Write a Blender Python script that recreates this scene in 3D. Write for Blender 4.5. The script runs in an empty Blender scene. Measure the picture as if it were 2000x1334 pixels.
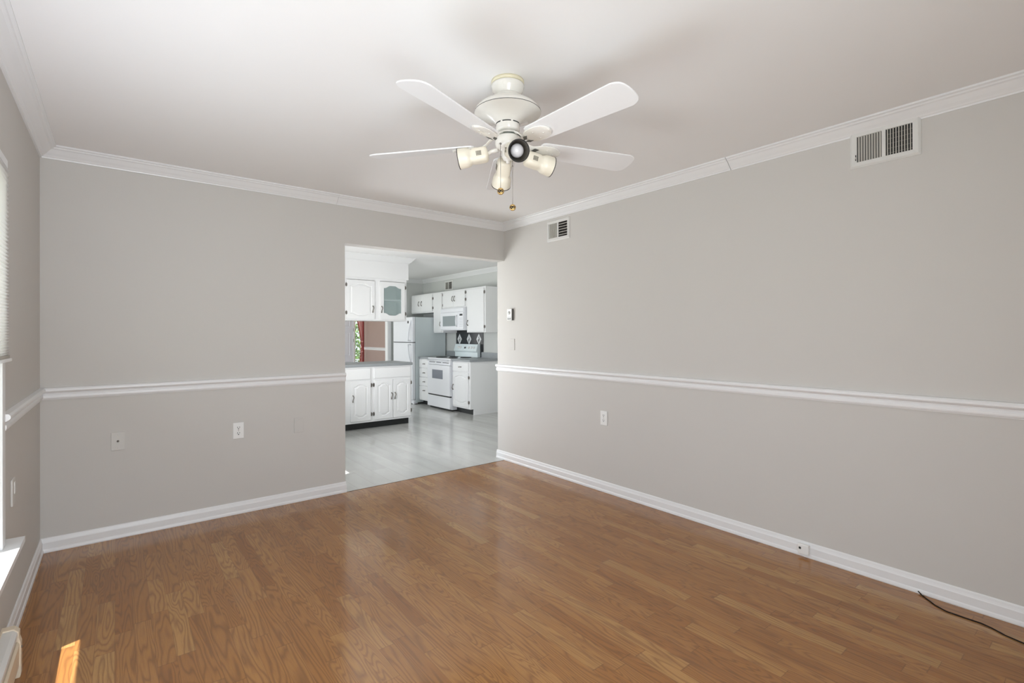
import bpy, bmesh, math, random
from mathutils import Vector, Matrix
random.seed(7)
C = bpy.context.scene.collection
SC = bpy.context.scene

# ------------------------------------------------------------------ camera
F_PX = 967.6
cam_d = bpy.data.cameras.new('camera'); cam = bpy.data.objects.new('camera', cam_d); C.objects.link(cam)
yaw, pitch, roll = 0.90174, 0.0024, -0.0032
f = Vector((math.cos(yaw)*math.cos(pitch), math.sin(yaw)*math.cos(pitch), math.sin(pitch)))
r0 = Vector((math.sin(yaw), -math.cos(yaw), 0)); u0 = r0.cross(f)
r = r0*math.cos(roll)+u0*math.sin(roll); u = u0*math.cos(roll)-r0*math.sin(roll)
M = Matrix((r, u, -f)).transposed().to_4x4(); M.translation = Vector((-3.1334, -4.0439, 1.2933))
cam.matrix_world = M
cam_d.sensor_width = 36; cam_d.lens = F_PX/2000*36
cam_d.shift_x = 0.00265; cam_d.shift_y = -0.0082
cam_d.clip_start = 0.02; cam_d.clip_end = 200
SC.camera = cam

# ------------------------------------------------------------------ world, sun, daylight
w = bpy.data.worlds.new('world'); SC.world = w; w.use_nodes = True
bg = w.node_tree.nodes['Background']; bg.inputs['Color'].default_value = (0.80, 0.90, 1.0, 1); bg.inputs['Strength'].default_value = 1.6
sun_d = bpy.data.lights.new('sun', 'SUN'); sun = bpy.data.objects.new('sun', sun_d); C.objects.link(sun)
sun_d.energy = 12.0; sun_d.angle = 0.009; sun_d.color = (1, 0.97, 0.93)
sun.rotation_euler = Vector((-0.26, -0.10, 1.0)).to_track_quat('Z', 'Y').to_euler()
def daylight(name, loc, nrm, sx, sy, power, col=(0.93, 0.97, 1.0)):
    d = bpy.data.lights.new(name, 'AREA'); o = bpy.data.objects.new(name, d); C.objects.link(o)
    d.shape = 'RECTANGLE'; d.size = sx; d.size_y = sy; d.energy = power; d.color = col
    o.location = loc; o.rotation_euler = Vector(nrm).to_track_quat('-Z', 'Z').to_euler()
    o.visible_camera = False
    return o
# area lamps for daylight; those marked added have no seen source
daylight('daylight_window_left', (-3.44, -2.18, 1.15), (1, 0, 1.1), 1.5, 1.3, 24, (0.90, 0.985, 1.13))
daylight('fill_rear', (-3.0, -4.60, 1.05), (-0.2, 1, -0.08), 0.8, 1.7, 41, (0.92, 0.99, 1.07))  # added fill from behind the camera, brightens the back wall
daylight('fill_rear_up', (-3.0, -4.60, 0.9), (0.7, 1, 1.0), 0.7, 1.3, 12, (0.93, 0.99, 1.07))  # added upward fill, lifts the far right of the ceiling
daylight('daylight_kitchen_sky', (-1.63, 1.05, 1.25), (1, -0.45, 0.3), 0.9, 1.4, 30, (0.95, 0.985, 1.05))
daylight('daylight_kitchen_ground', (-1.62, 1.35, 1.0), (1, 0.0, 1.0), 1.5, 1.0, 25, (1.0, 1.0, 1.02))
daylight('fill_kitchen_deep', (-1.62, 4.1, 1.5), (1, -0.2, 0.1), 1.1, 0.8, 20, (0.94, 1.0, 1.02))  # added fill for the deeper part of the kitchen
daylight('fill_family_room', (-1.4, 6.8, 1.3), (1, 0, 0), 2.0, 1.6, 30, (1, 1, 1))  # added fill to brighten the mauve room
vs = SC.view_settings
SC.display_settings.display_device = 'sRGB'
vs.view_transform = 'Standard'; vs.look = 'None'; vs.exposure = 0.05; vs.gamma = 1.0; vs.use_curve_mapping = False
try:
    SC.cycles.use_denoising = True; SC.cycles.max_bounces = 10; SC.cycles.diffuse_bounces = 6
    SC.cycles.sample_clamp_indirect = 4
except Exception: pass

# ------------------------------------------------------------------ materials
MATS = {}
def mat(name, col, rough=0.5, metal=0.0, spec=0.5, bump=0.0, bscale=200.0, coat=0.0, var=0.0, vscale=3.0):
    if name in MATS: return MATS[name]
    m = bpy.data.materials.new(name); m.use_nodes = True; n = m.node_tree.nodes; l = m.node_tree.links
    b = n['Principled BSDF']
    b.inputs['Roughness'].default_value = rough; b.inputs['Metallic'].default_value = metal
    b.inputs['Specular IOR Level'].default_value = spec; b.inputs['Coat Weight'].default_value = coat
    tc = n.new('ShaderNodeTexCoord')
    nz = n.new('ShaderNodeTexNoise'); nz.inputs['Scale'].default_value = vscale; nz.inputs['Detail'].default_value = 4
    l.new(tc.outputs['Object'], nz.inputs['Vector'])
    mx = n.new('ShaderNodeMix'); mx.data_type = 'RGBA'
    mx.inputs[6].default_value = (*[c*(1-var) for c in col], 1); mx.inputs[7].default_value = (*[min(1, c*(1+var)) for c in col], 1)
    l.new(nz.outputs['Fac'], mx.inputs[0]); l.new(mx.outputs[2], b.inputs['Base Color'])
    if bump > 0:
        n2 = n.new('ShaderNodeTexNoise'); n2.inputs['Scale'].default_value = bscale; n2.inputs['Detail'].default_value = 3
        l.new(tc.outputs['Object'], n2.inputs['Vector'])
        bp = n.new('ShaderNodeBump'); bp.inputs['Strength'].default_value = bump; bp.inputs['Distance'].default_value = 0.002
        l.new(n2.outputs['Fac'], bp.inputs['Height']); l.new(bp.outputs['Normal'], b.inputs['Normal'])
    MATS[name] = m
    return m
WALL = mat('wall_paint', (0.60, 0.58, 0.55), 0.75, spec=0.3, bump=0.08, bscale=90, var=0.01)
KWALL = mat('kitchen_wall_paint', (0.60, 0.61, 0.59), 0.7, spec=0.3, var=0.01)
MAUVE = mat('mauve_paint', (0.42, 0.315, 0.275), 0.7, spec=0.3, var=0.02)
CEIL = mat('ceiling_paint', (0.83, 0.82, 0.81), 0.85, spec=0.2, bump=0.06, bscale=120, var=0.01)
TRIM = mat('trim_paint', (0.80, 0.80, 0.80), 0.35, spec=0.5, var=0.01)
CAB = mat('cabinet_paint', (0.82, 0.82, 0.82), 0.38, spec=0.5, var=0.01)
APPL = mat('appliance_enamel', (0.80, 0.81, 0.84), 0.22, spec=0.5)
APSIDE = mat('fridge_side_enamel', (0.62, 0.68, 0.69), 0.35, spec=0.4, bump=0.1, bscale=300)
BLACK = mat('black_vinyl', (0.015, 0.017, 0.017), 0.5)
DARKGAP = mat('dark_gap', (0.02, 0.02, 0.02), 0.7)
PEWTER = mat('antique_pewter', (0.22, 0.20, 0.18), 0.4, metal=0.8)
COUNTER = mat('grey_laminate', (0.30, 0.32, 0.33), 0.4, var=0.35, vscale=260)
PLATE = mat('plate_plastic', (0.83, 0.83, 0.81), 0.35)
PPLATE = mat('painted_plate', (0.62, 0.60, 0.565), 0.5)
CREAM = mat('cream_plastic', (0.80, 0.745, 0.62), 0.3, spec=0.5)
FANW = mat('fan_white', (0.78, 0.755, 0.70), 0.2, spec=0.5, coat=0.3)
BLADEW = mat('blade_white', (0.82, 0.82, 0.82), 0.4, spec=0.5)
BRASS = mat('brass', (0.55, 0.36, 0.14), 0.3, metal=0.9)
CHAIN = mat('chain_metal', (0.35, 0.33, 0.30), 0.35, metal=0.8)
BULB = mat('frosted_bulb', (0.66, 0.65, 0.66), 0.15, spec=0.6)
BRONZE = mat('dark_bronze_lining', (0.09, 0.08, 0.065), 0.35, spec=0.5)
VENTM = mat('vent_enamel', (0.70, 0.695, 0.67), 0.4, spec=0.4)
LOUVRE = mat('louvre_enamel', (0.60, 0.585, 0.53), 0.45)
HEATER = mat('heater_enamel', (0.70, 0.60, 0.46), 0.4)
CORDM = mat('black_cord', (0.008, 0.005, 0.004), 0.8, spec=0.15)
REDM = mat('dark_red_fabric', (0.28, 0.012, 0.012), 0.7)
PINKM = mat('pink_fabric', (0.85, 0.42, 0.40), 0.8)
WOODT = mat('dark_threshold', (0.10, 0.06, 0.035), 0.5)

def nodes(name):
    m = bpy.data.materials.new(name); m.use_nodes = True
    return m, m.node_tree.nodes, m.node_tree.links, m.node_tree.nodes['Principled BSDF']
def wood_floor():
    m, n, l, b = nodes('oak_laminate')
    def math_(op, a, bb=None, c=None):
        x = n.new('ShaderNodeMath'); x.operation = op
        for i, v in enumerate((a, bb, c)):
            if v is None: continue
            if isinstance(v, (int, float)): x.inputs[i].default_value = v
            else: l.new(v, x.inputs[i])
        return x.outputs[0]
    def comb(x, y, z):
        c = n.new('ShaderNodeCombineXYZ')
        for i, v in enumerate((x, y, z)):
            if isinstance(v, (int, float)): c.inputs[i].default_value = v
            else: l.new(v, c.inputs[i])
        return c.outputs[0]
    def noise(vec, scale, detail=2, rough=0.5, dist=0.0):
        t = n.new('ShaderNodeTexNoise'); t.inputs['Scale'].default_value = scale; t.inputs['Detail'].default_value = detail
        t.inputs['Roughness'].default_value = rough; t.inputs['Distortion'].default_value = dist
        l.new(vec, t.inputs['Vector']); return t.outputs['Fac']
    def white(vec):
        t = n.new('ShaderNodeTexWhiteNoise'); t.noise_dimensions = '3D'; l.new(vec, t.inputs['Vector']); return t.outputs['Value'], t.outputs['Color']
    def ramp(v, stops):
        c = n.new('ShaderNodeValToRGB'); e = c.color_ramp.elements
        e[0].position, e[0].color = stops[0][0], (*stops[0][1], 1); e[1].position, e[1].color = stops[-1][0], (*stops[-1][1], 1)
        for p, col in stops[1:-1]:
            k = e.new(p); k.color = (*col, 1)
        l.new(v, c.inputs[0]); return c.outputs[0]
    def mix(fac, a, bb, mode='MIX'):
        x = n.new('ShaderNodeMix'); x.data_type = 'RGBA'; x.blend_type = mode
        if isinstance(fac, (int, float)): x.inputs[0].default_value = fac
        else: l.new(fac, x.inputs[0])
        for i, v in ((6, a), (7, bb)):
            if isinstance(v, tuple): x.inputs[i].default_value = (*v, 1)
            else: l.new(v, x.inputs[i])
        return x.outputs[2]
    tc = n.new('ShaderNodeTexCoord'); sp = n.new('ShaderNodeSeparateXYZ'); l.new(tc.outputs['Object'], sp.inputs[0])
    X, Y = sp.outputs[0], sp.outputs[1]
    W, L = 0.0655, 0.50
    ux = math_('DIVIDE', X, W); row = math_('FLOOR', ux)
    ro, _ = white(comb(row, 3.7, 1.0))
    vy = math_('ADD', math_('DIVIDE', Y, L), math_('MULTIPLY', ro, 7.0))
    # uneven stave lengths
    wob = noise(comb(math_('MULTIPLY', row, 5.3), math_('MULTIPLY', vy, 0.5), 0.0), 1.0, 0)
    vy = math_('ADD', vy, math_('MULTIPLY', wob, 1.1))
    col = math_('FLOOR', vy)
    rv, rc = white(comb(row, col, 5.0))
    rv2, _ = white(comb(row, col, 9.0))
    rv3, _ = white(comb(row, col, 19.0))
    base = ramp(rv, [(0.0, (0.312, 0.130, 0.034)), (0.35, (0.364, 0.163, 0.045)), (0.75, (0.400, 0.188, 0.056)), (0.92, (0.430, 0.215, 0.068)), (1.0, (0.475, 0.258, 0.090))])
    off = comb(math_('MULTIPLY', rv, 37.0), math_('MULTIPLY', rv2, 53.0), math_('MULTIPLY', rv3, 29.0))
    va = n.new('ShaderNodeVectorMath'); va.operation = 'ADD'
    l.new(comb(math_('MULTIPLY', X, 12.0), math_('MULTIPLY', Y, 1.25), 0.0), va.inputs[0]); l.new(off, va.inputs[1])
    fld = noise(va.outputs[0], 1.0, 2, 0.45, 0.35)
    # figured staves show arches, the others straight grain
    fig = math_('GREATER_THAN', rv3, 0.45)
    nring = math_('ADD', 11.0, math_('MULTIPLY', fig, 9.0))
    rings = math_('FRACT', math_('ADD', math_('MULTIPLY', fld, nring), math_('MULTIPLY', X, math_('ADD', 40.0, math_('MULTIPLY', fig, -30.0)))))
    rr = math_('ABSOLUTE', math_('SUBTRACT', rings, 0.55))
    line = math_('SUBTRACT', 1.0, math_('SMOOTH_MIN', math_('MULTIPLY', rr, 3.2), 1.0, 0.3))
    fine = noise(comb(math_('MULTIPLY', X, 330.0), math_('MULTIPLY', Y, 16.0), math_('MULTIPLY', rv, 9.0)), 1.0, 3, 0.6)
    fineb = noise(comb(math_('MULTIPLY', X, 90.0), math_('MULTIPLY', Y, 3.0), math_('MULTIPLY', rv, 9.0)), 1.0, 2, 0.5)
    c1 = mix(math_('MULTIPLY', line, 0.75), base, mix(0.30, (0.125, 0.050, 0.018), base))
    c1 = mix(math_('MULTIPLY', math_('SUBTRACT', fine, 0.42), 1.1), c1, (0.20, 0.09, 0.038))
    c1 = mix(math_('MULTIPLY', math_('SUBTRACT', fineb, 0.5), 0.5), c1, (0.25, 0.11, 0.045))
    # joints
    ex = math_('ABSOLUTE', math_('SUBTRACT', math_('FRACT', ux), 0.5))
    jx = math_('GREATER_THAN', ex, 0.487)
    ey = math_('ABSOLUTE', math_('SUBTRACT', math_('FRACT', vy), 0.5))
    jy = math_('GREATER_THAN', ey, 0.4965)
    j = math_('MULTIPLY', math_('MAXIMUM', jx, jy), 0.35)
    c1 = mix(j, c1, (0.10, 0.045, 0.02))
    l.new(c1, b.inputs['Base Color'])
    l.new(math_('ADD', 0.09, math_('MULTIPLY', fine, 0.09)), b.inputs['Roughness'])
    b.inputs['Specular IOR Level'].default_value = 0.55
    bp = n.new('ShaderNodeBump'); bp.inputs['Strength'].default_value = 0.05; bp.inputs['Distance'].default_value = 0.001
    l.new(fine, bp.inputs['Height']); l.new(bp.outputs['Normal'], b.inputs['Normal'])
    return m
def vinyl_floor():
    m, n, l, b = nodes('grey_vinyl')
    tc = n.new('ShaderNodeTexCoord'); mp = n.new('ShaderNodeMapping'); mp.inputs['Scale'].default_value = (5.5, 1.0, 1)
    l.new(tc.outputs['Object'], mp.inputs[0])
    t = n.new('ShaderNodeTexNoise'); t.inputs['Scale'].default_value = 1.6; t.inputs['Detail'].default_value = 5; l.new(mp.outputs[0], t.inputs['Vector'])
    br = n.new('ShaderNodeTexBrick'); mp2 = n.new('ShaderNodeMapping'); mp2.inputs['Rotation'].default_value = (0, 0, math.pi/2)
    l.new(tc.outputs['Object'], mp2.inputs[0]); l.new(mp2.outputs[0], br.inputs['Vector'])
    br.inputs['Scale'].default_value = 1.0; br.inputs['Brick Width'].default_value = 0.95; br.inputs['Row Height'].default_value = 0.155
    br.inputs['Mortar Size'].default_value = 0.0012; br.inputs['Mortar'].default_value = (0.38, 0.37, 0.35, 1)
    br.inputs['Color1'].default_value = (0.50, 0.50, 0.48, 1); br.inputs['Color2'].default_value = (0.56, 0.56, 0.54, 1)
    mx = n.new('ShaderNodeMix'); mx.data_type = 'RGBA'; mx.blend_type = 'MULTIPLY'; mx.inputs[0].default_value = 0.3
    rp = n.new('ShaderNodeValToRGB'); rp.color_ramp.elements[0].color = (0.72, 0.71, 0.69, 1); rp.color_ramp.elements[1].color = (1, 1, 1, 1)
    rp.color_ramp.elements[0].position = 0.35; rp.color_ramp.elements[1].position = 0.62
    l.new(t.outputs['Fac'], rp.inputs[0]); l.new(br.outputs['Color'], mx.inputs[6]); l.new(rp.outputs[0], mx.inputs[7])
    l.new(mx.outputs[2], b.inputs['Base Color']); b.inputs['Roughness'].default_value = 0.13
    return m
def glass(name, col, alpha, rough=0.05):
    m, n, l, b = nodes(name)
    b.inputs['Base Color'].default_value = (*col, 1); b.inputs['Roughness'].default_value = rough; b.inputs['Alpha'].default_value = alpha
    return m
def shade_mat():
    m, n, l, b = nodes('shade_fabric')
    b.inputs['Base Color'].default_value = (0.90, 0.895, 0.88, 1); b.inputs['Roughness'].default_value = 0.8
    tr = n.new('ShaderNodeBsdfTranslucent'); tr.inputs[0].default_value = (0.85, 0.83, 0.80, 1)
    ms = n.new('ShaderNodeMixShader'); ms.inputs[0].default_value = 0.6
    l.new(b.outputs[0], ms.inputs[1]); l.new(tr.outputs[0], ms.inputs[2]); l.new(ms.outputs[0], n['Material Output'].inputs[0])
    return m
def leaf_mat():
    return mat('leaf_green', (0.16, 0.30, 0.07), 0.6, var=0.5, vscale=14)
OAK = wood_floor(); VINYL = vinyl_floor(); SHADE = shade_mat()
GLASS = glass('window_glass', (0.9, 0.95, 0.95), 0.08); TEALG = glass('teal_cabinet_glass', (0.45, 0.56, 0.55), 0.38, 0.1)
OVENG = glass('oven_glass', (0.22, 0.24, 0.28), 1.0, 0.15); MICROG = glass('microwave_glass', (0.30, 0.34, 0.35), 1.0, 0.12)

# ------------------------------------------------------------------ mesh helpers
class MB:
    def __init__(s): s.v = []; s.f = []; s.sm = []
    def add(s, vs, fs, smooth=False):
        o = len(s.v); s.v += [tuple(v) for v in vs]; s.f += [[i+o for i in q] for q in fs]; s.sm += [smooth]*len(fs); return s
    def box(s, x0, x1, y0, y1, z0, z1):
        x0, x1 = min(x0, x1), max(x0, x1); y0, y1 = min(y0, y1), max(y0, y1); z0, z1 = min(z0, z1), max(z0, z1)
        return s.add([(x0,y0,z0),(x1,y0,z0),(x1,y1,z0),(x0,y1,z0),(x0,y0,z1),(x1,y0,z1),(x1,y1,z1),(x0,y1,z1)],
                     [(0,3,2,1),(4,5,6,7),(0,1,5,4),(1,2,6,5),(2,3,7,6),(3,0,4,7)])
    def tube(s, pts, rad, n=8, cap=True, smooth=True):
        pts = [Vector(p) for p in pts]; R = rad if isinstance(rad, (list, tuple)) else [rad]*len(pts)
        vs = []; up = None
        for i, p in enumerate(pts):
            t = (pts[min(i+1, len(pts)-1)]-pts[max(i-1, 0)]).normalized()
            if up is None: up = Vector((0,0,1)) if abs(t.z) < 0.9 else Vector((1,0,0))
            a = t.cross(up).normalized(); b = a.cross(t); up = b
            for k in range(n):
                q = 2*math.pi*k/n; vs.append(p+(a*math.cos(q)+b*math.sin(q))*R[i])
        fs = [(i*n+k, i*n+(k+1)%n, (i+1)*n+(k+1)%n, (i+1)*n+k) for i in range(len(pts)-1) for k in range(n)]
        if cap: fs += [tuple(range(n-1, -1, -1)), tuple(range((len(pts)-1)*n, len(pts)*n))]
        return s.add(vs, fs, smooth)
    def lathe(s, prof, n=40, origin=(0,0,0), axis=(0,0,1), power=None, smooth=True):
        ax = Vector(axis).normalized(); t = Vector((0,0,1)) if abs(ax.z) < 0.9 else Vector((1,0,0))
        a = ax.cross(t).normalized(); b = ax.cross(a); o = Vector(origin); vs = []
        for i, (rr, h) in enumerate(prof):
            pw = power[i] if power else 2
            for k in range(n):
                q = 2*math.pi*k/n; c, d = math.cos(q), math.sin(q)
                e = (abs(c)**pw+abs(d)**pw)**(-1/pw)
                vs.append(o+ax*h+(a*c+b*d)*rr*e)
        fs = [(i*n+k, i*n+(k+1)%n, (i+1)*n+(k+1)%n, (i+1)*n+k) for i in range(len(prof)-1) for k in range(n)]
        return s.add(vs, fs, smooth)
    def loops(s, loops, cap0=True, cap1=True, smooth=False):
        n = len(loops[0]); vs = [p for L in loops for p in L]
        fs = [(i*n+k, i*n+(k+1)%n, (i+1)*n+(k+1)%n, (i+1)*n+k) for i in range(len(loops)-1) for k in range(n)]
        if cap0: fs.append(tuple(range(n-1, -1, -1)))
        if cap1: fs.append(tuple(range((len(loops)-1)*n, len(loops)*n)))
        return s.add(vs, fs, smooth)
    def xf(s, Mx): s.v = [tuple(Mx @ Vector(v)) for v in s.v]; return s
    def build(s, name, m, parent=None, bevel=0.0, seg=2, loc=None):
        me = bpy.data.meshes.new(name); me.from_pydata(s.v, [], s.f); me.update()
        for p, sm in zip(me.polygons, s.sm): p.use_smooth = sm
        bm = bmesh.new(); bm.from_mesh(me); bmesh.ops.recalc_face_normals(bm, faces=bm.faces); bm.to_mesh(me); bm.free()
        me.materials.append(m); o = bpy.data.objects.new(name, me); C.objects.link(o)
        if parent is not None: o.parent = parent
        if loc is not None: o.location = loc
        if bevel > 0:
            b = o.modifiers.new('bevel', 'BEVEL'); b.width = bevel; b.segments = seg; b.limit_method = 'ANGLE'; b.angle_limit = math.radians(40)
            b.harden_normals = False
        return o
def box(name, m, ext, parent=None, bevel=0.0): return MB().box(*ext).build(name, m, parent, bevel)
def tag(o, label, cat=None, group=None, kind=None):
    o['label'] = label
    if cat: o['category'] = cat
    if group: o['group'] = group
    if kind: o['kind'] = kind
    return o
def thing(name, label, cat, group=None, loc=(0,0,0), rot=(0,0,0)):
    o = bpy.data.objects.new(name, None); C.objects.link(o); o.location = loc; o.rotation_euler = rot
    return tag(o, label, cat, group)
def struct(o, label, cat): return tag(o, label, cat, kind='structure')

def sweep(mb, path, prof, prev=None, nxt=None):
    """profile (d to the left of travel, z) swept on a floor-plan path, mitred at its corners"""
    P = [Vector((p[0], p[1])) for p in path]; loops = []
    for i, p in enumerate(P):
        a = P[i-1] if i > 0 else (Vector(prev) if prev else None); b = P[i+1] if i < len(P)-1 else (Vector(nxt) if nxt else None)
        d1 = (p-a).normalized() if a is not None else None; d2 = (b-p).normalized() if b is not None else None
        if d1 is None: d1 = d2
        if d2 is None: d2 = d1
        n1 = Vector((-d1.y, d1.x)); n2 = Vector((-d2.y, d2.x)); mm = (n1+n2); mm = mm/(mm.dot(n1))
        loops.append([(p.x+mm.x*d, p.y+mm.y*d, z) for d, z in prof])
    return mb.loops(loops)

H = 2.425; WL = -3.496; YF = -4.66; JX = -1.662; HD = 2.05; WT = 0.118; KX = 1.88; KY = 5.18; FY = 8.37; KL = -1.675

# ------------------------------------------------------------------ room shell
struct(box('floor', OAK, (WL-0.1, 0.1, YF-0.1, -0.015, -0.05, 0)), 'warm oak strip laminate floor of the empty dining room', 'floor')
struct(box('floor_kitchen', VINYL, (KL-0.1, KX+0.1, -0.010, KY+0.1, -0.05, 0)), 'glossy pale grey vinyl plank floor of the kitchen', 'floor')
struct(box('floor_family_room', VINYL, (KL-0.1, KX+0.1, KY+0.1, FY+0.1, -0.05, 0)), 'floor of the mauve room beyond the kitchen', 'floor')
struct(MB().box(JX+0.002, -0.0, -0.0155, -0.0095, -0.04, 0.0015).build('trim_threshold', WOODT), 'thin dark line where laminate meets kitchen vinyl', 'threshold')
struct(MB().box(WL-0.1, 0.1, YF-0.1, 0.05, H, H+0.1).build('ceiling', CEIL), 'smooth off-white ceiling above the dining room', 'ceiling')
struct(MB().box(KL-0.1, KX+0.1, 0.05, KY+0.06, H, H+0.1).build('ceiling_kitchen', CEIL), 'white ceiling of the kitchen', 'ceiling')
struct(MB().box(KL-0.1, KX+0.1, KY+0.06, FY+0.1, H, H+0.1).build('ceiling_family_room', CEIL), 'ceiling of the mauve room', 'ceiling')
wb = MB().box(WL-0.1, JX, 0, WT, 0, H).box(JX, 0, 0, WT, HD, H)
struct(wb.build('wall_back', WALL), 'pale taupe wall with the wide opening to the kitchen', 'wall')
struct(MB().box(0, 0.10, YF-0.1, WT, 0, H).build('wall_right', WALL), 'long pale grey wall with two air vents', 'wall')
struct(MB().box(0.10, KX+0.1, 0.02, WT, 0, H).build('wall_kitchen_front', KWALL), 'kitchen side of the dividing wall', 'wall')
# left wall with the window opening
WY0, WY1, WZ0, WZ1 = -3.02, -1.31, 0.46, 1.925
wl = MB().box(WL-0.1, WL, YF-0.1, WY0, 0, H).box(WL-0.1, WL, WY1, 0, 0, H).box(WL-0.1, WL, WY0, WY1, 0, WZ0).box(WL-0.1, WL, WY0, WY1, WZ1, H)
struct(wl.build('wall_left', WALL), 'narrow slice of grey wall with the shaded window', 'wall')
RX0, RX1, RZ0, RZ1 = -3.42, -2.58, 0.06, 2.08  # opening added for the rear lamps
wf = MB().box(WL, RX0, YF-0.1, YF, 0, H).box(RX1, 0, YF-0.1, YF, 0, H).box(RX0, RX1, YF-0.1, YF, 0, RZ0).box(RX0, RX1, YF-0.1, YF, RZ1, H)
struct(wf.build('wall_front', WALL), 'wall behind the camera with a door opening added for light', 'wall')
# kitchen left wall with its own window and a second, added opening
KW0, KW1 = 0.36, 2.12
wk = MB().box(KL-0.1, KL, WT, KW0, 0, H).box(KL-0.1, KL, KW1, 3.5, 0, H).box(KL-0.1, KL, 4.7, KY, 0, H).box(KL-0.1, KL, 3.5, 4.7, 0, 1.05).box(KL-0.1, KL, 3.5, 4.7, 1.98, H).box(KL-0.1, KL, KW0, KW1, 0, 0.46).box(KL-0.1, KL, KW0, KW1, 1.98, H)
struct(wk.build('wall_kitchen_left', KWALL), 'kitchen wall with the sunny window', 'wall')
struct(MB().box(KX, KX+0.1, WT, KY+0.1, 0, H).build('wall_kitchen_right', KWALL), 'pale grey-green kitchen wall behind stove and refrigerator', 'wall')
# far kitchen wall: opening from the left up to x = 1.06
struct(MB().box(1.075, KX, KY, KY+0.1, 0, H).box(-0.75, 1.075, KY, KY+0.1, 2.06, H).box(KL-0.1, -0.75, KY, KY+0.1, 0, H).build('wall_kitchen_back', KWALL), 'shaded grey wall beside the refrigerator', 'wall')
cs = MB().box(1.075-0.004, 1.075, KY-0.004, KY+0.104, 0, 2.06).box(1.071, 1.145, KY-0.018, KY, 0, 2.13).box(-0.82, 1.145, KY-0.018, KY, 2.06, 2.13)
struct(cs.build('trim_doorway', TRIM), 'white casing of the doorway to the mauve room', 'trim')
struct(MB().box(KX, KX+0.1, KY+0.1, FY+0.1, 0, H).build('wall_family_room_right', MAUVE), 'mauve-brown wall seen under the hanging cabinet', 'wall')
# far wall, opening for glass door x 1.60..1.84
struct(MB().box(KL-0.1, 0.55, FY, FY+0.1, 0, H).box(1.86, KX, FY, FY+0.1, 0, H).box(0.55, 1.86, FY, FY+0.1, 2.1, H).build('wall_family_room_back', KWALL), 'far wall around the garden doors', 'wall')
struct(MB().box(KL-0.1, KL, KY, 5.8, 0, H).box(KL-0.1, KL, 7.8, FY, 0, H).box(KL-0.1, KL, 5.8, 7.8, 2.1, H).box(KL-0.1, KL, 5.8, 7.8, 0, 0.5).build('wall_family_room_left', MAUVE), 'side wall of the mauve room', 'wall')
RAIL = [(0,.909),(.007,.909),(.009,.914),(.013,.917),(.015,.924),(.015,.934),(.010,.942),(.012,.950),(.023,.957),(.027,.963),(.027,.972),(.021,.980),(0,.982)]
BASE = [(0,0),(.017,0),(.018,.006),(.016,.016),(.0125,.022),(.0125,.058),(.010,.063),(.008,.070),(.006,.080),(.003,.085),(0,.085)]
CR = [(0,2.355),(.007,2.355),(.009,2.362),(.014,2.365),(.020,2.372),(.033,2.383),(.046,2.396),(.052,2.402),(.062,2.406),(.066,2.412),(.077,2.416),(.077,2.425),(0,2.425)]
def shift(pf, k, dz=0): return [(d+(k if d > 0 else 0), z+(dz if 0 < i < len(pf)-1 else 0)) for i, (d, z) in enumerate(pf)]
# dining room crown: left wall, back wall, right wall (two lengths with a visible joint)
trim = MB(); sweep(trim, [(0, -2.414), (0, 0), (-1.731, 0)], CR, )
struct(trim.build('trim_crown_back', TRIM), 'white crown moulding around the far right corner', 'trim')
trim = MB(); sweep(trim, [(-1.733, 0), (WL, 0), (WL, YF)], shift(CR, 0.002))
struct(trim.build('trim_crown_left', TRIM), 'white crown moulding above the left part of the taupe wall', 'trim')
trim = MB(); sweep(trim, [(0, YF), (0, -2.417)], shift(CR, -0.003), prev=None)
struct(trim.build('trim_crown_right', TRIM), 'white crown moulding above the large vent', 'trim')
t = MB(); sweep(t, [(0, YF), (0, 0.126)], RAIL, nxt=None)
struct(t.build('trim_chair_rail_right', TRIM), 'white chair rail along the right wall', 'trim')
t = MB(); sweep(t, [(JX+0.001, 0), (WL, 0), (WL, -1.25)], RAIL)
struct(t.build('trim_chair_rail_left', TRIM), 'white chair rail left of the kitchen opening', 'trim')
b = MB(); sweep(b, [(0, YF), (0, -1.697)], BASE); sweep(b, [(0, -1.6985), (0, 0.128)], shift(BASE, 0.001))
struct(b.build('baseboard_right', TRIM), 'white baseboard along the right wall', 'baseboard')
b = MB(); sweep(b, [(JX+0.006, 0), (WL, 0)], BASE, nxt=(WL, -1))
struct(b.build('baseboard_back', TRIM), 'white baseboard under the taupe wall', 'baseboard')
b = MB(); sweep(b, [(WL, 0), (WL, YF)], BASE, prev=(0, 0))
struct(b.build('baseboard_left', TRIM), 'white baseboard below the window', 'baseboard')
# kitchen crown
KC = CR
k = MB(); sweep(k, [(KX, WT), (KX, KY), (KL, KY)], KC)
struct(k.build('trim_crown_kitchen', TRIM), 'white crown moulding high in the kitchen', 'trim')
k = MB(); sweep(k, [(KX, KY+0.1), (KX, FY)], RAIL)
struct(k.build('trim_chair_rail_family_room', TRIM), 'pale chair rail across the mauve wall', 'trim')
k = MB(); sweep(k, [(KX, KY+0.1), (KX, FY)], BASE)
struct(k.build('baseboard_family_room', TRIM), 'baseboard of the mauve wall', 'baseboard')

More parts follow.
